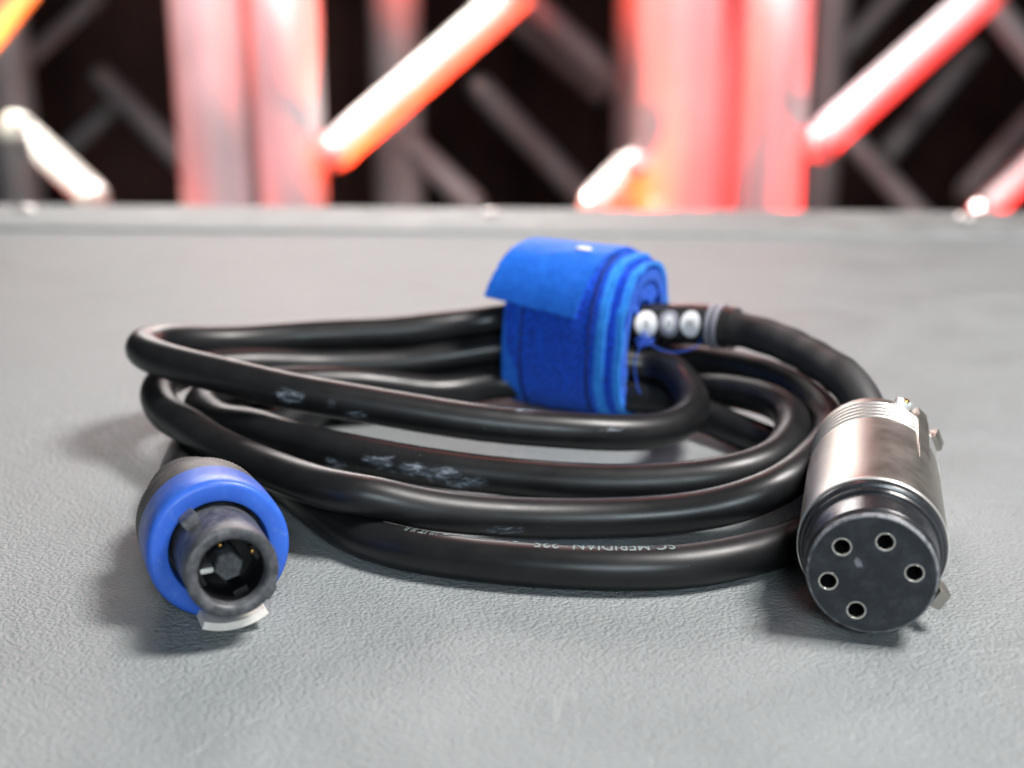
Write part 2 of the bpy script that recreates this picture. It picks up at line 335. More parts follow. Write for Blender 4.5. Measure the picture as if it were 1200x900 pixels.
# ------------------------------------------------------------------ the cable
PATH = [Vector(p)*1e-5 for p in [(8649,30863,1470),(8712,31072,1500),(8780,31280,1524),(8820,31480,1583),(8834,31671,1671),(8826,31854,1780),(8799,32032,1903),(8758,32207,2030),(8707,32382,2153),(8647,32560,2266),(8582,32744,2362),(8513,32933,2440),(8441,33129,2500),(8366,33328,2545),(8289,33531,2578),(8210,33735,2603),(8129,33940,2624),(8046,34144,2644),(7961,34348,2662),(7873,34550,2681),(7782,34751,2699),(7687,34950,2716),(7588,35147,2734),(7484,35341,2750),(7375,35533,2766),(7260,35720,2780),(7138,35902,2793),(7007,36077,2806),(6867,36244,2817),(6717,36403,2828),(6557,36551,2838),(6388,36691,2845),(6212,36823,2851),(6031,36948,2853),(5845,37068,2853),(5656,37183,2848),(5465,37292,2840),(5271,37395,2829),(5073,37490,2816),(4872,37573,2801),(4667,37644,2786),(4458,37702,2771),(4245,37748,2757),(4030,37784,2745),(3813,37816,2735),(3595,37848,2728),(3378,37883,2723),(3161,37922,2720),(2945,37967,2719),(2731,38019,2720),(2519,38076,2719),(2309,38140,2717),(2101,38211,2713),(1896,38289,2704),(1694,38375,2693),(1497,38469,2679),(1303,38572,2663),(1112,38683,2648),(923,38801,2635),(735,38923,2625),(546,39044,2614),(353,39157,2597),(157,39257,2571),(-44,39336,2535),(-249,39390,2494),(-459,39417,2452),(-671,39417,2416),(-885,39394,2388),(-1100,39353,2369),(-1314,39298,2356),(-1527,39235,2348),(-1738,39169,2341),(-1949,39105,2334),(-2161,39045,2325),(-2372,38989,2313),(-2585,38939,2298),(-2799,38893,2282),(-3013,38851,2267),(-3229,38812,2254),(-3445,38776,2244),(-3662,38741,2238),(-3880,38706,2234),(-4097,38672,2232),(-4315,38637,2232),(-4532,38602,2231),(-4750,38566,2230),(-4968,38529,2230),(-5185,38491,2230),(-5402,38451,2230),(-5619,38409,2229),(-5835,38364,2228),(-6051,38316,2227),(-6266,38264,2225),(-6480,38208,2223),(-6693,38148,2221),(-6905,38083,2220),(-7115,38014,2221),(-7324,37939,2223),(-7530,37859,2229),(-7734,37772,2239),(-7934,37678,2255),(-8130,37578,2276),(-8322,37471,2303),(-8508,37356,2336),(-8687,37233,2374),(-8859,37101,2416),(-9023,36959,2461),(-9177,36807,2508),(-9319,36644,2554),(-9448,36471,2600),(-9561,36287,2644),(-9658,36094,2685),(-9735,35893,2723),(-9791,35685,2757),(-9822,35472,2787),(-9829,35257,2812),(-9810,35043,2832),(-9765,34832,2847),(-9696,34628,2858),(-9602,34433,2863),(-9486,34249,2864),(-9351,34079,2860),(-9199,33922,2853),(-9033,33779,2842),(-8855,33650,2828),(-8667,33533,2811),(-8473,33428,2792),(-8274,33333,2771),(-8071,33247,2748),(-7866,33167,2723),(-7659,33092,2697),(-7451,33022,2669),(-7243,32954,2640),(-7034,32889,2609),(-6825,32827,2578),(-6615,32766,2545),(-6405,32708,2513),(-6194,32652,2480),(-5983,32598,2448),(-5771,32547,2417),(-5558,32499,2387),(-5345,32453,2358),(-5131,32410,2330),(-4916,32369,2302),(-4701,32331,2275),(-4485,32295,2248),(-4269,32261,2221),(-4053,32229,2194),(-3836,32198,2166),(-3620,32169,2137),(-3403,32141,2107),(-3187,32114,2077),(-2970,32089,2046),(-2753,32065,2016),(-2536,32041,1985),(-2319,32019,1954),(-2102,31997,1923),(-1885,31976,1893),(-1667,31957,1864),(-1449,31939,1835),(-1231,31924,1807),(-1013,31911,1780),(-795,31901,1754),(-576,31893,1729),(-357,31889,1704),(-138,31888,1681),(81,31889,1659),(300,31894,1637),(520,31901,1615),(739,31911,1594),(958,31923,1573),(1177,31940,1552),(1396,31960,1530),(1615,31984,1507),(1832,32014,1484),(2049,32049,1461),(2265,32091,1436),(2478,32142,1410),(2688,32202,1385),(2894,32274,1359),(3095,32359,1333),(3290,32456,1309),(3478,32567,1287),(3658,32692,1268),(3829,32828,1255),(3990,32977,1247),(4139,33138,1244),(4277,33309,1247),(4401,33490,1256),(4511,33679,1267),(4605,33876,1282),(4684,34080,1298),(4747,34289,1315),(4795,34503,1332),(4826,34719,1348),(4841,34937,1366),(4842,35156,1388),(4828,35374,1415),(4800,35592,1451),(4759,35809,1496),(4705,36026,1548),(4638,36242,1598),(4557,36456,1636),(4462,36664,1655),(4350,36856,1658),(4220,37024,1652),(4071,37157,1646),(3904,37249,1646),(3723,37301,1657),(3531,37322,1678),(3331,37328,1704),(3127,37337,1726),(2922,37360,1738),(2718,37406,1734),(2520,37477,1718),(2331,37577,1697),(2155,37706,1679),(1991,37857,1668),(1832,38019,1663),(1674,38182,1662),(1513,38339,1666),(1347,38487,1671),(1176,38621,1678),(998,38736,1686),(813,38829,1693),(621,38897,1700),(424,38942,1702),(221,38965,1699),(15,38972,1690),(-194,38964,1675),(-405,38942,1659),(-619,38911,1641),(-834,38876,1620),(-1050,38840,1595),(-1266,38807,1569),(-1482,38773,1543),(-1697,38740,1519),(-1911,38707,1497),(-2124,38674,1476),(-2337,38642,1454),(-2550,38609,1433),(-2762,38576,1412),(-2975,38539,1394),(-3188,38499,1381),(-3401,38455,1375),(-3614,38408,1373),(-3828,38358,1376),(-4042,38308,1382),(-4256,38256,1389),(-4470,38203,1397),(-4684,38148,1406),(-4896,38090,1418),(-5107,38027,1432),(-5316,37959,1450),(-5523,37886,1471),(-5727,37807,1496),(-5929,37725,1525),(-6129,37638,1556),(-6328,37550,1590),(-6527,37460,1624),(-6724,37369,1658),(-6921,37278,1691),(-7119,37186,1722),(-7316,37093,1750),(-7512,36999,1775),(-7709,36901,1796),(-7904,36800,1813),(-8098,36694,1826),(-8289,36582,1835),(-8474,36462,1841),(-8652,36331,1844),(-8817,36189,1844),(-8967,36033,1842),(-9097,35862,1838),(-9206,35678,1832),(-9290,35482,1823),(-9349,35277,1812),(-9383,35065,1797),(-9393,34849,1780),(-9381,34632,1759),(-9349,34416,1735),(-9298,34203,1710),(-9232,33993,1683),(-9152,33788,1656),(-9061,33588,1631),(-8958,33393,1609),(-8848,33202,1592),(-8729,33016,1581),(-8604,32833,1575),(-8472,32655,1573),(-8336,32481,1575),(-8195,32310,1575),(-8051,32141,1569),(-7907,31975,1553),(-7762,31811,1528),(-7616,31649,1501),(-7468,31488,1475),(-7318,31328,1452),(-7166,31170,1434),(-7013,31013,1419),(-6858,30857,1408),(-6703,30702,1400),(-6546,30547,1394),(-6390,30392,1390),(-6233,30237,1388),(-6076,30082,1388),(-5920,29927,1389),(-5764,29771,1391),(-5609,29614,1395),(-5453,29457,1400),(-5297,29300,1407),(-5141,29143,1413),(-4983,28986,1420),(-4824,28831,1428),(-4662,28679,1435),(-4497,28532,1441),(-4327,28394,1445),(-4151,28268,1447),(-3967,28160,1444),(-3774,28074,1436),(-3573,28011,1423),(-3365,27972,1402),(-3154,27953,1372),(-2940,27949,1329),(-2727,27955,1273),(-2515,27969,1211),(-2303,27991,1148),(-2090,28019,1088),(-1878,28053,1033),(-1666,28092,981),(-1455,28135,934),(-1243,28181,889),(-1032,28228,847),(-820,28276,807),(-608,28323,770),(-395,28368,735),(-182,28412,702),(33,28453,673),(248,28492,647),(464,28528,624),(681,28562,605),(898,28593,588),(1116,28621,574),(1335,28646,564),(1554,28667,556),(1774,28685,552),(1993,28699,551),(2213,28709,553),(2433,28715,558),(2653,28717,566),(2873,28717,578),(3093,28714,593),(3313,28709,612),(3532,28703,635),(3751,28696,662),(3970,28688,695),(4188,28680,732),(4406,28674,775),(4623,28670,823),(4839,28672,877),(5053,28682,935),(5263,28703,997),(5470,28738,1060),(5670,28789,1124),(5863,28859,1185),(6045,28951,1240),(6215,29066,1287),(6371,29203,1325),(6515,29358,1354),(6647,29529,1375),(6769,29711,1389),(6884,29900,1398),(6995,30093,1403),(7103,30289,1406),(7211,30485,1407),(7319,30681,1407),(7425,30877,1407),(7527,31075,1406),(7622,31276,1404),(7708,31481,1402),(7786,31690,1399),(7854,31902,1394),(7915,32119,1389),(7968,32338,1382),(8015,32560,1377),(8054,32784,1373),(8084,33008,1372),(8103,33232,1375),(8110,33457,1381),(8105,33683,1390),(8088,33909,1403),(8061,34134,1419),(8023,34358,1438),(7976,34579,1459),(7916,34796,1481),(7843,35009,1504),(7758,35218,1527),(7660,35421,1550),(7553,35620,1573),(7436,35814,1593),(7313,36002,1611),(7182,36184,1625),(7046,36360,1635),(6904,36532,1641),(6759,36700,1643),(6612,36866,1641),(6462,37029,1638),(6311,37191,1633),(6156,37348,1626),(5996,37501,1618),(5831,37647,1609),(5659,37783,1598),(5479,37909,1586),(5292,38024,1574),(5099,38125,1565),(4900,38212,1562),(4696,38283,1566),(4489,38337,1580),(4280,38374,1604),(4069,38394,1635),(3858,38397,1669),(3647,38389,1700),(3437,38378,1725),(3228,38370,1743),(3018,38366,1750),(2802,38362,1731),(2583,38356,1682),(2360,38348,1603),(2140,38344,1510),(1923,38344,1414),(1707,38345,1320),(1492,38346,1232),(1278,38341,1151),(1062,38329,1077),(846,38310,1012),(630,38285,955),(417,38267,907),(208,38255,869),(3,38248,842),(-201,38231,827),(-406,38201,823),(-611,38158,824),(-817,38103,823),(-1024,38040,803),(-1231,37969,779),(-1437,37894,759),(-1644,37816,748),(-1849,37737,748),(-2054,37657,760),(-2258,37578,782),(-2461,37499,814),(-2662,37420,855),(-2863,37343,903),(-3063,37266,955),(-3263,37190,1010),(-3463,37115,1065),(-3664,37041,1118),(-3866,36968,1168),(-4069,36896,1214),(-4273,36825,1256),(-4478,36755,1294),(-4684,36685,1328),(-4890,36616,1357),(-5098,36548,1382),(-5306,36480,1404),(-5515,36412,1422),(-5725,36345,1436),(-5935,36278,1448),(-6146,36210,1457),(-6358,36142,1462),(-6570,36073,1465),(-6783,36000,1466),(-6995,35923,1464),(-7205,35838,1460),(-7410,35745,1453),(-7607,35640,1445),(-7789,35520,1435),(-7952,35385,1423),(-8088,35232,1411),(-8189,35063,1399),(-8251,34880,1389),(-8269,34689,1381),(-8246,34493,1375),(-8186,34299,1365),(-8097,34109,1349),(-7985,33925,1328),(-7855,33750,1307),(-7711,33584,1293),(-7555,33426,1289),(-7391,33277,1297),(-7222,33134,1316),(-7048,32996,1342),(-6870,32863,1367),(-6689,32735,1384),(-6506,32610,1388),(-6321,32486,1378),(-6136,32364,1362),(-5951,32242,1342),(-5766,32120,1325),(-5580,32001,1312),(-5394,31883,1303),(-5206,31767,1297),(-5017,31655,1293),(-4825,31546,1289),(-4631,31442,1285),(-4435,31343,1280),(-4236,31250,1272),(-4035,31163,1262),(-3831,31082,1249),(-3624,31008,1233),(-3416,30939,1215),(-3206,30876,1195),(-2995,30818,1174),(-2782,30763,1153),(-2569,30713,1131),(-2354,30665,1110),(-2139,30620,1089),(-1924,30579,1069),(-1708,30540,1050),(-1491,30504,1032),(-1274,30471,1014),(-1057,30440,997),(-839,30410,982),(-621,30380,967),(-403,30351,953),(-185,30320,941),(33,30288,930),(250,30255,921),(468,30221,913),(685,30186,906),(903,30151,901),(1120,30117,897),(1338,30085,895),(1556,30055,894),(1775,30028,894),(1994,30004,896),(2213,29983,899),(2433,29966,904),(2652,29951,910),(2873,29940,918),(3093,29933,927),(3313,29929,938),(3534,29928,950),(3755,29932,964),(3975,29940,979),(4196,29953,996),(4416,29973,1014),(4634,30001,1034),(4851,30039,1055),(5064,30089,1077),(5273,30153,1100),(5475,30233,1123),(5669,30329,1147),(5853,30441,1170),(6026,30569,1193),(6185,30712,1215),(6330,30870,1237),(6459,31040,1259),(6572,31221,1279),(6672,31412,1299),(6763,31608,1318),(6845,31809,1336),(6919,32014,1352),(6985,32220,1365),(7042,32427,1376),(7091,32636,1385),(7130,32845,1393),(7160,33056,1400),(7179,33267,1406),(7186,33479,1411),(7180,33690,1414),(7162,33900,1415),(7132,34108,1413),(7091,34314,1407),(7038,34518,1397),(6974,34718,1383),(6899,34915,1366),(6814,35107,1347),(6719,35294,1326),(6614,35478,1305),(6501,35659,1283),(6380,35836,1260),(6253,36010,1237),(6121,36182,1212),(5986,36352,1185),(5846,36519,1154),(5703,36684,1119),(5557,36845,1081),(5406,37003,1040),(5252,37156,999),(5092,37302,958),(4926,37440,919),(4753,37568,885),(4574,37684,857),(4388,37786,836),(4199,37876,824),(4007,37954,820),(3817,38026,823),(3630,38094,820),(3450,38165,820),(3273,38239,821),(3095,38319,820),(2899,38392,820),(2684,38458,820),(2450,38517,826),(2215,38582,834),(1983,38656,841),(1755,38738,845),(1530,38826,844),(1305,38918,841),(1078,39006,834),(847,39086,826),(614,39145,820),(393,39195,820),(188,39236,820),(-1,39277,820),(-187,39306,820),(-375,39321,820),(-568,39324,820),(-767,39313,820),(-973,39289,800),(-1183,39254,770),(-1399,39212,739),(-1618,39166,707),(-1839,39117,675),(-2062,39066,643),(-2286,39014,611),(-2509,38962,579),(-2732,38908,547),(-2953,38853,519),(-3171,38796,498),(-3385,38734,483),(-3594,38663,474),(-3796,38581,469),(-3989,38483,466),(-4172,38369,465),(-4344,38239,465),(-4505,38095,468),(-4657,37939,471),(-4799,37773,474),(-4935,37599,477),(-5064,37420,478),(-5189,37238,480),(-5310,37053,480),(-5431,36867,481),(-5552,36682,481),(-5675,36499,481),(-5802,36318,480),(-5933,36140,480),(-6067,35964,480),(-6202,35788,480),(-6336,35611,480),(-6464,35430,480),(-6584,35245,480),(-6693,35055,481),(-6786,34858,481),(-6861,34655,481),(-6915,34447,480),(-6947,34234,479),(-6956,34020,478),(-6942,33804,476),(-6908,33590,473),(-6856,33377,469),(-6788,33168,466),(-6707,32962,465),(-6616,32759,465),(-6517,32561,465),(-6410,32366,465),(-6297,32177,466),(-6178,31990,469),(-6056,31807,472),(-5930,31626,475),(-5804,31446,477),(-5677,31265,479),(-5551,31085,480),(-5426,30903,480),(-5303,30721,481),(-5182,30537,481),(-5063,30351,481),(-4945,30165,481),(-4829,29978,481),(-4715,29789,481),(-4600,29601,481),(-4487,29412,481),(-4372,29223,481),(-4256,29036,480),(-4136,28851,480),(-4011,28669,478),(-3881,28491,476),(-3744,28319,474),(-3600,28152,471),(-3449,27991,467),(-3291,27837,465),(-3124,27692,465),(-2950,27557,465),(-2769,27431,468),(-2582,27314,471),(-2391,27204,475),(-2196,27102,477),(-1997,27007,479),(-1795,26919,480),(-1590,26839,480),(-1382,26765,481),(-1172,26698,481),(-961,26635,481),(-748,26577,480),(-535,26522,480),(-320,26471,480),(-105,26422,480),(111,26377,480),(327,26334,480),(544,26295,480),(761,26259,480),(979,26226,480),(1198,26198,480),(1417,26175,480),(1637,26156,480),(1857,26141,480),(2077,26132,480),(2298,26128,480),(2519,26129,480),(2739,26137,480),(2958,26152,480),(3177,26176,480),(3394,26209,480),(3609,26253,480),(3821,26308,480),(4031,26372,480),(4238,26447,480),(4442,26530,480),(4643,26620,480),(4841,26716,480),(5037,26819,480),(5229,26927,480),(5418,27042,480),(5602,27162,480),(5783,27289,480),(5959,27421,480),(6130,27560,480),(6296,27705,480),(6457,27856,480),(6611,28013,480),(6760,28176,480),(6902,28345,480),(7036,28519,480),(7162,28700,480),(7280,28886,480),(7388,29078,480),(7486,29275,480),(7574,29476,480),(7652,29682,480),(7719,29892,480),(7776,30105,480),(7822,30321,480),(7856,30539,479),(7880,30758,478),(7891,30978,477),(7891,31198,474),(7878,31417,472),(7852,31634,470),(7813,31850,469),(7760,32062,470),(7695,32272,472),(7618,32478,474),(7531,32680,476),(7435,32878,477),(7333,33073,478),(7225,33266,478),(7112,33456,477),(6996,33644,477),(6879,33831,476),(6760,34017,476),(6639,34202,475),(6518,34385,475),(6394,34568,477),(6268,34748,482),(6138,34926,490),(6004,35102,503),(5866,35274,521),(5724,35444,544),(5577,35611,569),(5424,35775,591),(5266,35934,614),(5101,36087,638),(4930,36234,662),(4752,36369,688),(4567,36492,715),(4379,36598,742),(4188,36691,769),(3998,36773,796),(3810,36850,824),(3623,36926,820),(3437,37004,820),(3250,37087,820),(3062,37180,820),(2874,37285,820),(2688,37400,820),(2506,37526,821),(2335,37668,829),(2184,37831,838),(2055,38015,847),(1944,38213,856),(1840,38417,864),(1738,38622,870),(1635,38827,876),(1531,39034,880),(1426,39241,884),(1317,39447,887),(1196,39644,887),(1054,39820,886),(884,39964,880),(688,40072,872),(476,40148,863),(256,40200,853),(32,40232,845),(-193,40249,838),(-417,40253,834),(-639,40249,828),(-861,40240,816),(-1080,40228,788),(-1299,40217,754),(-1518,40206,722),(-1736,40196,690),(-1954,40186,659),(-2173,40175,627),(-2391,40163,596),(-2610,40150,564),(-2829,40135,533),(-3049,40119,506),(-3268,40102,486),(-3488,40082,473),(-3707,40060,467),(-3926,40036,465),(-4145,40008,465),(-4363,39975,467),(-4580,39938,470),(-4796,39896,473),(-5011,39847,475),(-5225,39793,477),(-5437,39732,479),(-5647,39665,480),(-5856,39592,480),(-6061,39511,481),(-6264,39423,481),(-6461,39326,480),(-6654,39219,480),(-6839,39102,480),(-7017,38973,480),(-7185,38833,480),(-7344,38682,480),(-7492,38520,480),(-7629,38349,480),(-7756,38169,480),(-7871,37982,480),(-7975,37788,479),(-8068,37589,479),(-8149,37385,478),(-8219,37176,477),(-8278,36964,476),(-8326,36750,475),(-8365,36533,475),(-8395,36315,475),(-8420,36095,476),(-8439,35875,478),(-8454,35655,480),(-8466,35435,481),(-8474,35215,482),(-8480,34994,481),(-8482,34773,480),(-8481,34552,481),(-8475,34330,486),(-8464,34109,500),(-8446,33889,522),(-8422,33670,551),(-8396,33453,581),(-8368,33236,607),(-8341,33019,627),(-8316,32801,640),(-8291,32583,647),(-8266,32364,653),(-8241,32145,663),(-8213,31926,681),(-8183,31708,707),(-8149,31491,738),(-8113,31275,770),(-8075,31059,799),(-8034,30844,826),(-7988,30629,850),(-7937,30416,872),(-7877,30206,893),(-7807,29998,915),(-7724,29795,937),(-7634,29595,960),(-7549,29394,982)]]
RC = .00465
cable = bpy.data.objects.new('speaker_cable', None); COL.objects.link(cable)
tag(cable, 'coiled black rubber speaker cable ending in a blue-ringed connector and a silver five-pin connector', 'cable')
jb = bmesh.new(); tube(jb, PATH, lambda f: RC*(1+.016*noise.noise(Vector((f*130, 2.3, 0)))+.010*noise.noise(Vector((f*520, 7.1, 0)))), 28); jacket = obj('jacket', jb, m_cab, cable, angle=60)
CUM = [0.0]
for a, b in zip(PATH, PATH[1:]): CUM.append(CUM[-1]+(b-a).length)
def at(s):
    import bisect
    i = max(1, min(len(CUM)-1, bisect.bisect_left(CUM, s))); f = (s-CUM[i-1])/(CUM[i]-CUM[i-1])
    p = PATH[i-1].lerp(PATH[i], f)
    t0 = (PATH[i]-PATH[max(i-2, 0)]).normalized(); t1 = (PATH[min(i+1, len(PATH)-1)]-PATH[i-1]).normalized()
    return p, t0.lerp(t1, f).normalized()
def on_cable(s, phi, r, side=1):
    """point on the jacket: phi is the elevation of the normal, 0 = horizontally outward"""
    p, t = at(s); h = t.cross(Vector((0, 0, 1))).normalized()*side; u = Vector((0, 0, 1)) - t*t.z; u.normalize()
    return p + r*(math.cos(phi)*h + math.sin(phi)*u)
def s_near(x, i0, i1):
    k = min(range(i0, i1), key=lambda i: abs(PATH[i].x-x)); return CUM[k]

def glyphs(body, size, shear=0, bold=0):
    cu = bpy.data.curves.new('lettering', 'FONT'); cu.body = body; cu.size = size; cu.shear = shear; cu.offset = bold
    cu.resolution_u = 3
    o = bpy.data.objects.new('lettering', cu); COL.objects.link(o)
    dg = bpy.context.evaluated_depsgraph_get(); me = bpy.data.meshes.new_from_object(o.evaluated_get(dg))
    bm = bmesh.new(); bm.from_mesh(me); bpy.data.objects.remove(o); bpy.data.meshes.remove(me)
    ys = [v.co.y for v in bm.verts]; y = min(ys)
    while y < max(ys):
        bmesh.ops.bisect_plane(bm, geom=bm.verts[:]+bm.edges[:]+bm.faces[:], plane_co=(0, y, 0), plane_no=(0, 1, 0)); y += .00045
    return bm
def print_run(body, xr, width, phi0, size, i0, i1, shear=0, bold=0, name='lettering'):
    bm = glyphs(body, size, shear, bold)
    x0 = min(v.co.x for v in bm.verts); x1 = max(v.co.x for v in bm.verts); k = width/(x1-x0)
    s0 = s_near(xr, i0, i1)
    for v in bm.verts:
        v.co = on_cable(s0-(v.co.x-x0)*k, phi0 - v.co.y/RC, RC+.00006)
    bmesh.ops.recalc_face_normals(bm, faces=bm.faces)
    obj(name, bm, m_print, jacket, smooth=False)
G0, G1 = (680, 738)
print_run('SC-MERIDIAN', .0341, .0213, R(118), .0048, G0, G1, bold=.00004)
print_run('225', .0092, .0052, R(118), .0048, G0, G1, bold=.00004)
print_run('\u2022', .0021, .0011, R(123), .0050, G0, G1)
print_run('Cu wirumex', -.0008, .0103, R(116), .0034, G0, G1, shear=.3)
print_run('\u2022', -.0146, .0011, R(120), .0050, G0, G1)
print_run('\\JUT JU\\', -.0165, .0080, R(119), .0044, G0, G1)

# heat shrink over the tail next to the silver connector
def sub(i0, i1): return PATH[i0:i1]
bm = bmesh.new()
def shr(f):
    return (.0053 - .0003*min(1, f/.10)) if f < .33 else .0049 + .00012*math.sin(f*40) + (.0002 if .33 < f < .36 else 0)
tube(bm, sub(3, 34), shr, 28); obj('heat_shrink', bm, m_shrink, cable, angle=60)
bm = bmesh.new(); tube(bm, sub(32, 46), .00535, 28); obj('marker_carrier', bm, m_shrink, cable, angle=60)
bm = bmesh.new(); tube(bm, sub(32, 46), .00600, 32, cap=True); sleeve = obj('marker_sleeve', bm, m_clear, cable, angle=60)
SIDE = -1   # the path runs right to left here, so the camera side is the other one
def patch_on(s0, phi0, outline, r, m, name, parent, inner=None):
    bm = bmesh.new(); K = 12; n_ = len(outline); rings = []
    lo = .0 if inner is None else inner
    for k in range(K+1):
        f = lo+(1-lo)*k/K
        rings.append([bm.verts.new(on_cable(s0-x*f, phi0+y*f/r, r, SIDE)) for x, y in outline])
    for A, B in zip(rings, rings[1:]):
        for i in range(n_):
            try: bm.faces.new((A[i], A[(i+1) % n_], B[(i+1) % n_], B[i]))
            except ValueError: pass
    o = obj(name, bm, m, parent); return o
def circ(a, b, n_=40): return [(a*math.cos(2*math.pi*k/n_), b*math.sin(2*math.pi*k/n_)) for k in range(n_)]
for (u_i, kind, ch) in [(0.09574, 'w', 'S'), (0.08856, 'g', '0'), (0.08148, 'w', 'M')]:
    s0 = u_i
    if kind == 'w':
        d = patch_on(s0, R(14), circ(.0032, .0039), .00625, m_disc, 'marker_disc', cable)
    else:
        d = patch_on(s0, R(14), circ(.0033, .0040), .00620, m_ringgrey, 'marker_disc', cable)
        patch_on(s0, R(14), circ(.0016, .0023), .00632, m_disc, 'centre_spot', d)
    bm = glyphs(ch, .0032)
    cx = sum(v.co.x for v in bm.verts)/len(bm.verts); cy = sum(v.co.y for v in bm.verts)/len(bm.verts)
    for v in bm.verts: v.co = on_cable(s0-(v.co.x-cx), R(14)+(v.co.y-cy)/.0063, .0065, SIDE)
    obj('lettering', bm, m_letter, d, smooth=False)
for s0 in [0.07612, 0.07405]:
    bm = bmesh.new(); pts = [at(s0+k*.0004)[0] for k in range(-1, 3)]
    tube(bm, pts, .0064, 28); obj('sleeve_band', bm, m_ringgrey, cable)

# ------------------------------------------------------------------ silver five pin connector
ec = bpy.data.objects.new('five_pin_connector', None); COL.objects.link(ec); ec.parent = cable
ec['label'] = 'silver barrel connector with black five-hole face'
ES = frame((.0692, .2408, .0147), (-.247, -.969, 0)); EF = ES @ Matrix.Translation((0, 0, .0040)); mm = .001
def lm(prof): return [(a*mm, b*mm) for a, b in prof]
bm = bmesh.new()
gr = [(14.45, -10.2), (14.6, -10.8), (14.6, -20), (14.5, -40), (14.4, -48)]
z = -49.5
RZ = []
for k in range(5): gr += [(14.35, z), (13.8, z-.15), (13.8, z-1.45), (14.35, z-1.6)]; RZ.append(z-.8); z -= 2.45
gr += [(14.35, -62.5), (14.0, -65.0), (13.2, -66.2), (12.0, -66.6), (10, -66.6)]
lathe(bm, lm([(12.5, -9.6), (13.9, -9.4), (14.25, -9.5)]+gr), ES, 128); obj('shell', bm, m_nickel, ec, angle=22)
for z in RZ:
    bm = bmesh.new(); lathe(bm, [(.01385, (z+.55)*mm), (.01430, (z+.40)*mm), (.01455, z*mm), (.01430, (z-.40)*mm), (.01385, (z-.55)*mm)], ES, 128); obj('ridge', bm, m_bright, ec, angle=60)
bm = bmesh.new(); lathe(bm, lm([(14.20, -9.45), (14.45, -9.25), (14.72, -9.55), (14.72, -10.15), (14.55, -10.4)]), ES, 128); obj('shell_rim', bm, m_bright, ec)
# collar: stepped, glossy
bm = bmesh.new(); lathe(bm, lm([(12.2, -6.2), (13.2, -6.2), (13.5, -6.6), (13.5, -7.7), (14.0, -7.9), (14.25, -8.3), (14.3, -9.6), (12, -9.6)]), ES, 128); obj('collar', bm, m_blackpl, ec, angle=30)
bm = bmesh.new(); lathe(bm, lm([(12.25, -1.0), (12.45, -1.3), (12.5, -2.4), (12.65, -2.6), (12.75, -11.0)]), EF, 128); obj('insert_barrel', bm, m_blackpl, ec)
bm = bmesh.new(); lathe(bm, lm([(11.75, -.02), (12.0, -.10), (12.22, -.40), (12.28, -1.1)]), EF, 128); obj('insert_rim', bm, m_rim, ec)
holes = [(.16, .545), (.63, .10), (-.19, -.595), (-.65, -.17), (-.48, .40)]
bm = bmesh.new(); edges = []
def loopv(cx, cy, r, n_=40):
    vs = [bm.verts.new((cx+r*math.cos(2*math.pi*k/n_), cy+r*math.sin(2*math.pi*k/n_), 0)) for k in range(n_)]
    return [bm.edges.new((vs[k], vs[(k+1) % n_])) for k in range(n_)]
edges += loopv(0, 0, .01175, 128)
for hx, hy in holes: edges += loopv(hx*.0122, hy*.0122/.95, .00178)
bmesh.ops.triangle_fill(bm, use_beauty=True, edges=edges)
for v in bm.verts: v.co = EF @ v.co
for f in bm.faces: f.normal_update()
face = obj('face_plate', bm, m_face, ec, smooth=False)
for hx, hy in holes:
    HM = EF @ Matrix.Translation((hx*.0122, hy*.0122/.95, 0))
    bm = bmesh.new(); lathe(bm, lm([(2.05, .01), (1.98, .03), (1.88, -.02), (1.76, -.2), (1.76, -.6)]), HM, 40); obj('hole_lip', bm, m_face, ec)
    bm = bmesh.new(); lathe(bm, lm([(1.90, -.06), (1.82, .04), (1.62, .02), (1.42, -.30), (1.36, -.9)]), HM, 40); o = obj('socket', bm, m_socket, ec)
    bm = bmesh.new(); lathe(bm, lm([(1.40, -.85), (1.30, -4), (1.2, -5.9), (0, -5.9)]), HM, 24); obj('socket_bottom', bm, m_cav, ec)
bm = bmesh.new()
g = bmesh.ops.create_icosphere(bm, subdivisions=3, radius=1)
for v in g['verts']:
    d = 1+.5*noise.noise(v.co*1.7); v.co = EF @ Vector((-.0026+v.co.x*.0007*d+v.co.y*-.0004, .0022+v.co.y*.0009*d, .00001+v.co.z*.00012))
obj('chipped_spot', bm, m_rim, ec)
# rib, two lugs at the rear and the latch foot at the front
def polar(ang, r, z, rot=0): return ES @ Matrix.Rotation(R(ang), 4, 'Z') @ Matrix.Translation((r*mm, 0, z*mm)) @ Matrix.Rotation(R(rot), 4, 'Y')
bm = bmesh.new(); M_ = ES @ Matrix.Rotation(R(47), 4, 'Z')
pr = [(-66.5, 12.5), (-66.5, 15.3), (-60, 15.3), (-50, 15.0), (-42, 14.8), (-30, 14.4), (-30, 12.5)]
A = [bm.verts.new(M_ @ Vector((r*mm, -.0017, z*mm))) for z, r in pr]; B = [bm.verts.new(M_ @ Vector((r*mm, .0017, z*mm))) for z, r in pr]
bm.faces.new(A); bm.faces.new(list(reversed(B)))
for i in range(len(pr)): bm.faces.new((A[i], B[i], B[(i+1) % 7], A[(i+1) % 7]))
bmesh.ops.bevel(bm, geom=bm.edges[:], offset=.0003, segments=2, affect='EDGES')
obj('rib', bm, m_nickel, ec, angle=25)
bm = bmesh.new(); box(bm, (.0024, .0036, .0032), polar(67, 14.6, -63.5, 12), .0005); obj('lug', bm, m_bright, ec, angle=30)
bm = bmesh.new(); box(bm, (.0022, .0040, .0045), polar(24, 14.9, -61, -10), .0005); obj('lug', bm, m_nickel, ec, angle=30)
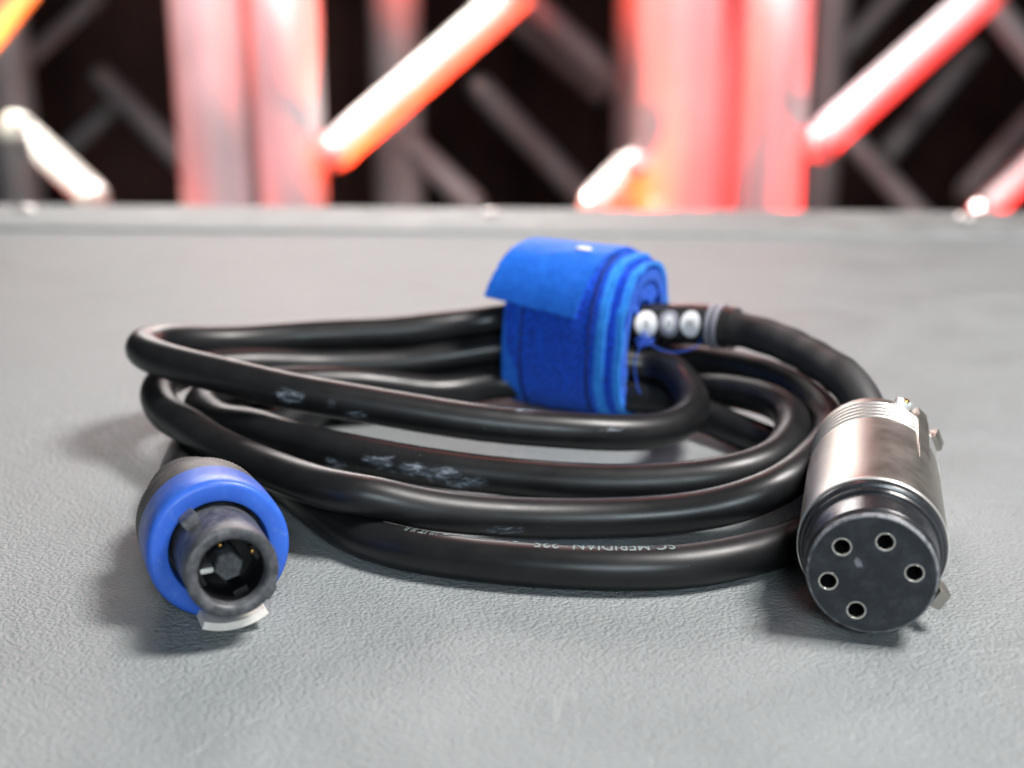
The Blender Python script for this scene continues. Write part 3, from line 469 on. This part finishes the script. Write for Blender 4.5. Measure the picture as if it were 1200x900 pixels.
bm = bmesh.new(); lathe(bm, lm([(0, .6), (.9, .5), (1.1, 0)]), polar(66, 15.6, -62.9) @ Matrix.Rotation(R(90), 4, 'Y'), 16); obj('lug_screw', bm, m_brass, ec)
bm = bmesh.new(); box(bm, (.0026, .0040, .0050), polar(-30, 14.9, -6.8, 16), .0004); obj('latch_foot', bm, m_nickel, ec, angle=30)
bm = bmesh.new(); lathe(bm, lm([(12.2, -66.0), (12.4, -67.0), (12.3, -69.0), (11.4, -71.5), (9.5, -74.0), (7.2, -76.0), (6.0, -77.4), (5.2, -77.6)]), ES, 64); obj('boot', bm, m_shrink, ec)

# ------------------------------------------------------------------ blue ringed connector
scn = bpy.data.objects.new('blue_ring_connector', None); COL.objects.link(scn); scn.parent = cable
scn['label'] = 'round connector with bright blue locking ring and dark hollow barrel'
SF = frame((-.0578, .2485, .0147), (.0058, -.0149, .0016))
bm = bmesh.new(); lathe(bm, lm([(9.7, -7.5), (9.75, -.9), (10.0, -.15), (10.4, 0), (12.9, .05), (13.5, -.1), (13.95, -.6), (14.15, -1.4), (14.2, -4), (14.2, -12.4), (13.95, -12.7), (13.2, -12.8)]), SF, 128)
obj('locking_ring', bm, m_blue, scn, angle=40)
bm = bmesh.new()
def kn(i, k): return (-.00013 if k % 2 else .00005) if 2 <= i <= 4 else 0
lathe(bm, lm([(13.2, -12.7), (13.9, -12.9), (13.8, -18.0), (13.85, -19.2), (13.8, -22.0), (13.3, -22.8), (12.0, -23.4), (11.2, -25)]), SF, 200, kn)
obj('housing', bm, m_grey, scn, angle=50)
bm = bmesh.new(); lathe(bm, lm([(10.8, -24.6), (10.8, -32), (10.2, -38), (9.0, -43), (7.2, -46), (6.4, -49), (5.2, -49.3)]), SF, 64); obj('bushing', bm, m_shrink, scn)
bm = bmesh.new(); lathe(bm, lm([(9.68, -7.4), (9.3, -6.8), (8.95, -6.4), (8.9, 4), (8.75, 9), (8.85, 14.2), (8.7, 14.8), (8.3, 15.05), (7.2, 15.05), (6.7, 14.8), (6.35, 14.2), (6.25, 2.0)]), SF, 96)
for f in bm.faces: pass
obj('barrel', bm, m_barrel, scn, angle=40)
bm = bmesh.new(); lathe(bm, lm([(6.3, 2.2), (0, 2.2)]), SF, 48); obj('cavity_floor', bm, m_cav, scn)
bm = bmesh.new(); lathe(bm, lm([(6.34, 12.6), (6.22, 12.4), (6.15, 2.2)]), SF, 48); obj('cavity_lining', bm, m_cav, scn)
bm = bmesh.new(); lathe(bm, lm([(3.0, 2.2), (2.95, 10.6), (2.6, 11.0), (0, 11.0)]), SF @ Matrix.Rotation(R(12), 4, 'Z'), 6); obj('centre_post', bm, m_barrel, scn, smooth=False)
def SP(ang, r, z): return SF @ Matrix.Rotation(R(ang), 4, 'Z') @ Matrix.Translation((r*mm, 0, z*mm))
for ang in (18, 108, 198, 288):
    bm = bmesh.new(); box(bm, (.0012, .0030, .008), SP(ang+2, 5.7, 6.5), .0003); obj('contact_rib', bm, m_cav, scn, angle=30)
for ang, r_, z_ in ((28, 5.2, 11.0), (106, 4.3, 9.5)):
    bm = bmesh.new(); g = bmesh.ops.create_uvsphere(bm, u_segments=16, v_segments=10, radius=.00052)
    for v in g['verts']: v.co = SP(ang, r_, z_) @ v.co
    obj('contact', bm, m_brass, scn)
bm = bmesh.new(); box(bm, (.0026, .0011, .0030), SP(184, 4.2, 9.2), .0004); obj('contact', bm, m_bright, scn, angle=30)
bm = bmesh.new(); box(bm, (.0024, .0034, .0065), SP(126, 9.4, 1.2), .0006); obj('key', bm, m_barrel, scn, angle=30)
bm = bmesh.new(); box(bm, (.0022, .0032, .0040), SP(-38, 8.6, 11.5), .0006); obj('key', bm, m_barrel, scn, angle=30)
# cream latch lip below the barrel
bm = bmesh.new(); outl = []
for rr in (14.15, 12.6):
    for zz in (7.2, -.5):
        row = []
        for k in range(25):
            a = R(-113 + 55*k/24); row.append(bm.verts.new(SF @ Vector((rr*mm*math.cos(a), rr*mm*math.sin(a), zz*mm))))
        outl.append(row)
o1, o2, i1, i2 = outl
for k in range(24):
    for A, B in ((o1, o2), (i2, i1), (i1, o1), (o2, i2)): bm.faces.new((A[k], A[k+1], B[k+1], B[k]))
for k in (0, 24): bm.faces.new((o1[k], o2[k], i2[k], i1[k]))
obj('latch_lip', bm, m_white, scn, angle=40)

# ------------------------------------------------------------------ blue hook and loop strap round the coil
strap = bpy.data.objects.new('cable_strap', None); COL.objects.link(strap)
tag(strap, 'bright blue hook and loop strap wrapped round the back of the coil', 'cable tie')
YW = R(-29); AX = Vector((math.cos(YW), math.sin(YW), 0)); DP = Vector((-math.sin(YW), math.cos(YW), 0))
CC = Vector((.0212, .3838, 0))
def sup(a, hy, zb, zt):
    c, s_ = math.cos(a), math.sin(a); e = 2/2.5
    return hy*math.copysign(abs(c)**e, c), (zb+zt)/2+(zt-zb)/2*math.copysign(abs(s_)**e, s_)
def wrap(s0, s1, hy, zb, zt, th, a0, a1, shift=lambda f: 0, n_=120, m_=10, wob=.0003, slant=0, seed=0):
    """a0..a1: degrees, 0 = back, 90 = top, 180 = front"""
    bm = bmesh.new(); O = []; I = []
    for i in range(n_+1):
        f = i/n_; ro = []; ri = []
        for j in range(m_+1):
            g_ = j/m_; a = R(a0+(a1-a0)*f + slant*(g_-.5)*f)
            for lst, h in ((ro, 0), (ri, th)):
                y, zz = sup(a, hy-h, zb+h, zt-h)
                w_ = wob*noise.noise(Vector((i*.12*math.cos(f), j*.35, seed)))
                s_ = s0+(s1-s0)*g_+shift(f)+.0005*noise.noise(Vector((i*.15, seed*3+1, 0)))
                lst.append(bm.verts.new(CC+AX*(s_+.06*(zz-.026))-DP*(-y*(1+w_*30))+Vector((0, 0, max(.0002, zz+w_)))))
        O.append(ro); I.append(ri)
    closed = abs(a1-a0) >= 359.9
    for i in range(n_):
        for j in range(m_):
            bm.faces.new((O[i][j], O[i][j+1], O[i+1][j+1], O[i+1][j])); bm.faces.new((I[i][j], I[i+1][j], I[i+1][j+1], I[i][j+1]))
        for j in (0, m_): bm.faces.new((O[i][j], O[i+1][j], I[i+1][j], I[i][j]))
    for i in (0, n_):
        for j in range(m_): bm.faces.new((O[i][j], O[i][j+1], I[i][j+1], I[i][j]))
    return bm
lay = [(-.0168, .0118, .0182, .0003, .0479, .0016), (-.0150, .0168, .0164, .0013, .0462, .0022), (-.0130, .0188, .0140, .0022, .0438, .0030)]
for k, (s0, s1, hy, zb, zt, th) in enumerate(lay):
    a0_ = 60+35*k
    o = obj('strap_layer', wrap(s0, s1, hy, zb, zt, th, a0_, a0_+359.5, seed=k, wob=.0007, m_=16, n_=160), m_loop, strap, angle=50)
    if k < 2: obj('selvedge', wrap(s1-.0004, s1+(.0026, .0020)[k], hy-.0003, zb+.0002, zt-.0003, .0013, a0_, a0_+359, seed=k, m_=3, wob=.0007, n_=160), m_edge, o, angle=50)
    if k == 0: obj('selvedge', wrap(s0-.0004, s0+.0046, hy+.00012, zb-.0001, zt+.00012, .0008, a0_, a0_+359, seed=k, m_=4), m_hook, o, angle=50)
obj('strap_layer', wrap(-.0110, .0182, .0108, .0100, .0412, .0060, 35, 150, seed=5, wob=.0008), m_loop, strap, angle=50)
flap = obj('strap_flap', wrap(-.0205, .0085, .0193, .0003, .0491, .0010, 40, 163, shift=lambda f: -.0045*f**2+.0012, seed=9, m_=14, slant=7), m_hook, strap, angle=50)
# stitching along the borders of the outer layer
bm = bmesh.new()
for sx in (-.0112, .0098):
    a = 95.0
    while a < 235:
        pts = []
        for q in (0, 1.0, 2.0):
            y, zz = sup(R(a+q), .0182+.00015+(.0002 if q == 1 else 0), .0003, .0479)
            pts.append(CC+AX*(sx+.06*(zz-.026)+random.uniform(-.0002, .0002))+DP*y+Vector((0, 0, zz)))
        tube(bm, pts, .00042, 6); a += 3.4
o = obj('stitching', bm, m_stitch, strap); o['kind'] = 'stuff'
bm = bmesh.new(); y, zz = sup(R(100), .0193, .0003, .0493)
g = bmesh.ops.create_icosphere(bm, subdivisions=3, radius=1)
for v in g['verts']: v.co = CC+AX*(.0015+v.co.x*.0026)+DP*(y+v.co.y*.0016)+Vector((0, 0, zz+v.co.z*.0006))
obj('white_tag', bm, m_disc, strap)
# fuzz of the loop side: short fibres standing off the fabric edge
bm = bmesh.new()
for k, (s0, s1, hy, zb, zt, th) in enumerate(lay):
    for q in range(900):
        a = R(random.uniform(20, 235)); s_ = random.uniform(s0+.004 if k == 0 and q % 2 else s1-.002, s1+.0003); y, zz = sup(a, hy+.0002, zb, zt)
        nrm = (DP*math.cos(a)+Vector((0, 0, math.sin(a)))).normalized()
        p0 = CC+AX*(s_+.06*(zz-.026))+DP*y+Vector((0, 0, zz)); L = random.uniform(.0003, .0010)
        d1 = nrm*L+AX*random.uniform(-.0006, .0006)+Vector((0, 0, random.uniform(-.0005, .0005)))
        s3 = AX*.00004
        vs = [bm.verts.new(p0-s3), bm.verts.new(p0+s3), bm.verts.new(p0+d1)]; bm.faces.new(vs)
o = obj('loop_fuzz', bm, m_loop, strap, smooth=False); o['kind'] = 'stuff'
def curve(pts, n_=24):
    pts = [Vector(p) for p in pts]; Q = [2*pts[0]-pts[1]]+pts+[2*pts[-1]-pts[-2]]; out = []
    for i in range(1, len(Q)-2):
        for k in range(n_):
            t = k/n_; a, b, c, d = Q[i-1:i+3]
            out.append(.5*((2*b)+(c-a)*t+(2*a-5*b+4*c-d)*t*t+(3*b-a-3*c+d)*t**3))
    return out+[pts[-1]]
for pts in (((.0405, .374, .0300), (.0365, .370, .0240), (.0345, .368, .0190), (.0350, .366, .0130), (.0362, .365, .0098)),
            ((.0370, .371, .0262), (.0405, .368, .0230), (.0455, .3665, .0222), (.0510, .3670, .0235), (.0530, .368, .0260))):
    bm = bmesh.new(); tube(bm, curve(pts), .00013, 8); obj('loose_thread', bm, m_thread, strap)
bm = bmesh.new()
for q in range(3):
    c = Vector((.0372, .371, .0245)); pts = [c+Vector((random.uniform(-.003, .003), random.uniform(-.001, .001), random.uniform(-.0025, .0025))) for _ in range(5)]
    tube(bm, curve(pts, 10), .00016, 6)
obj('frayed_thread', bm, m_thread, strap)
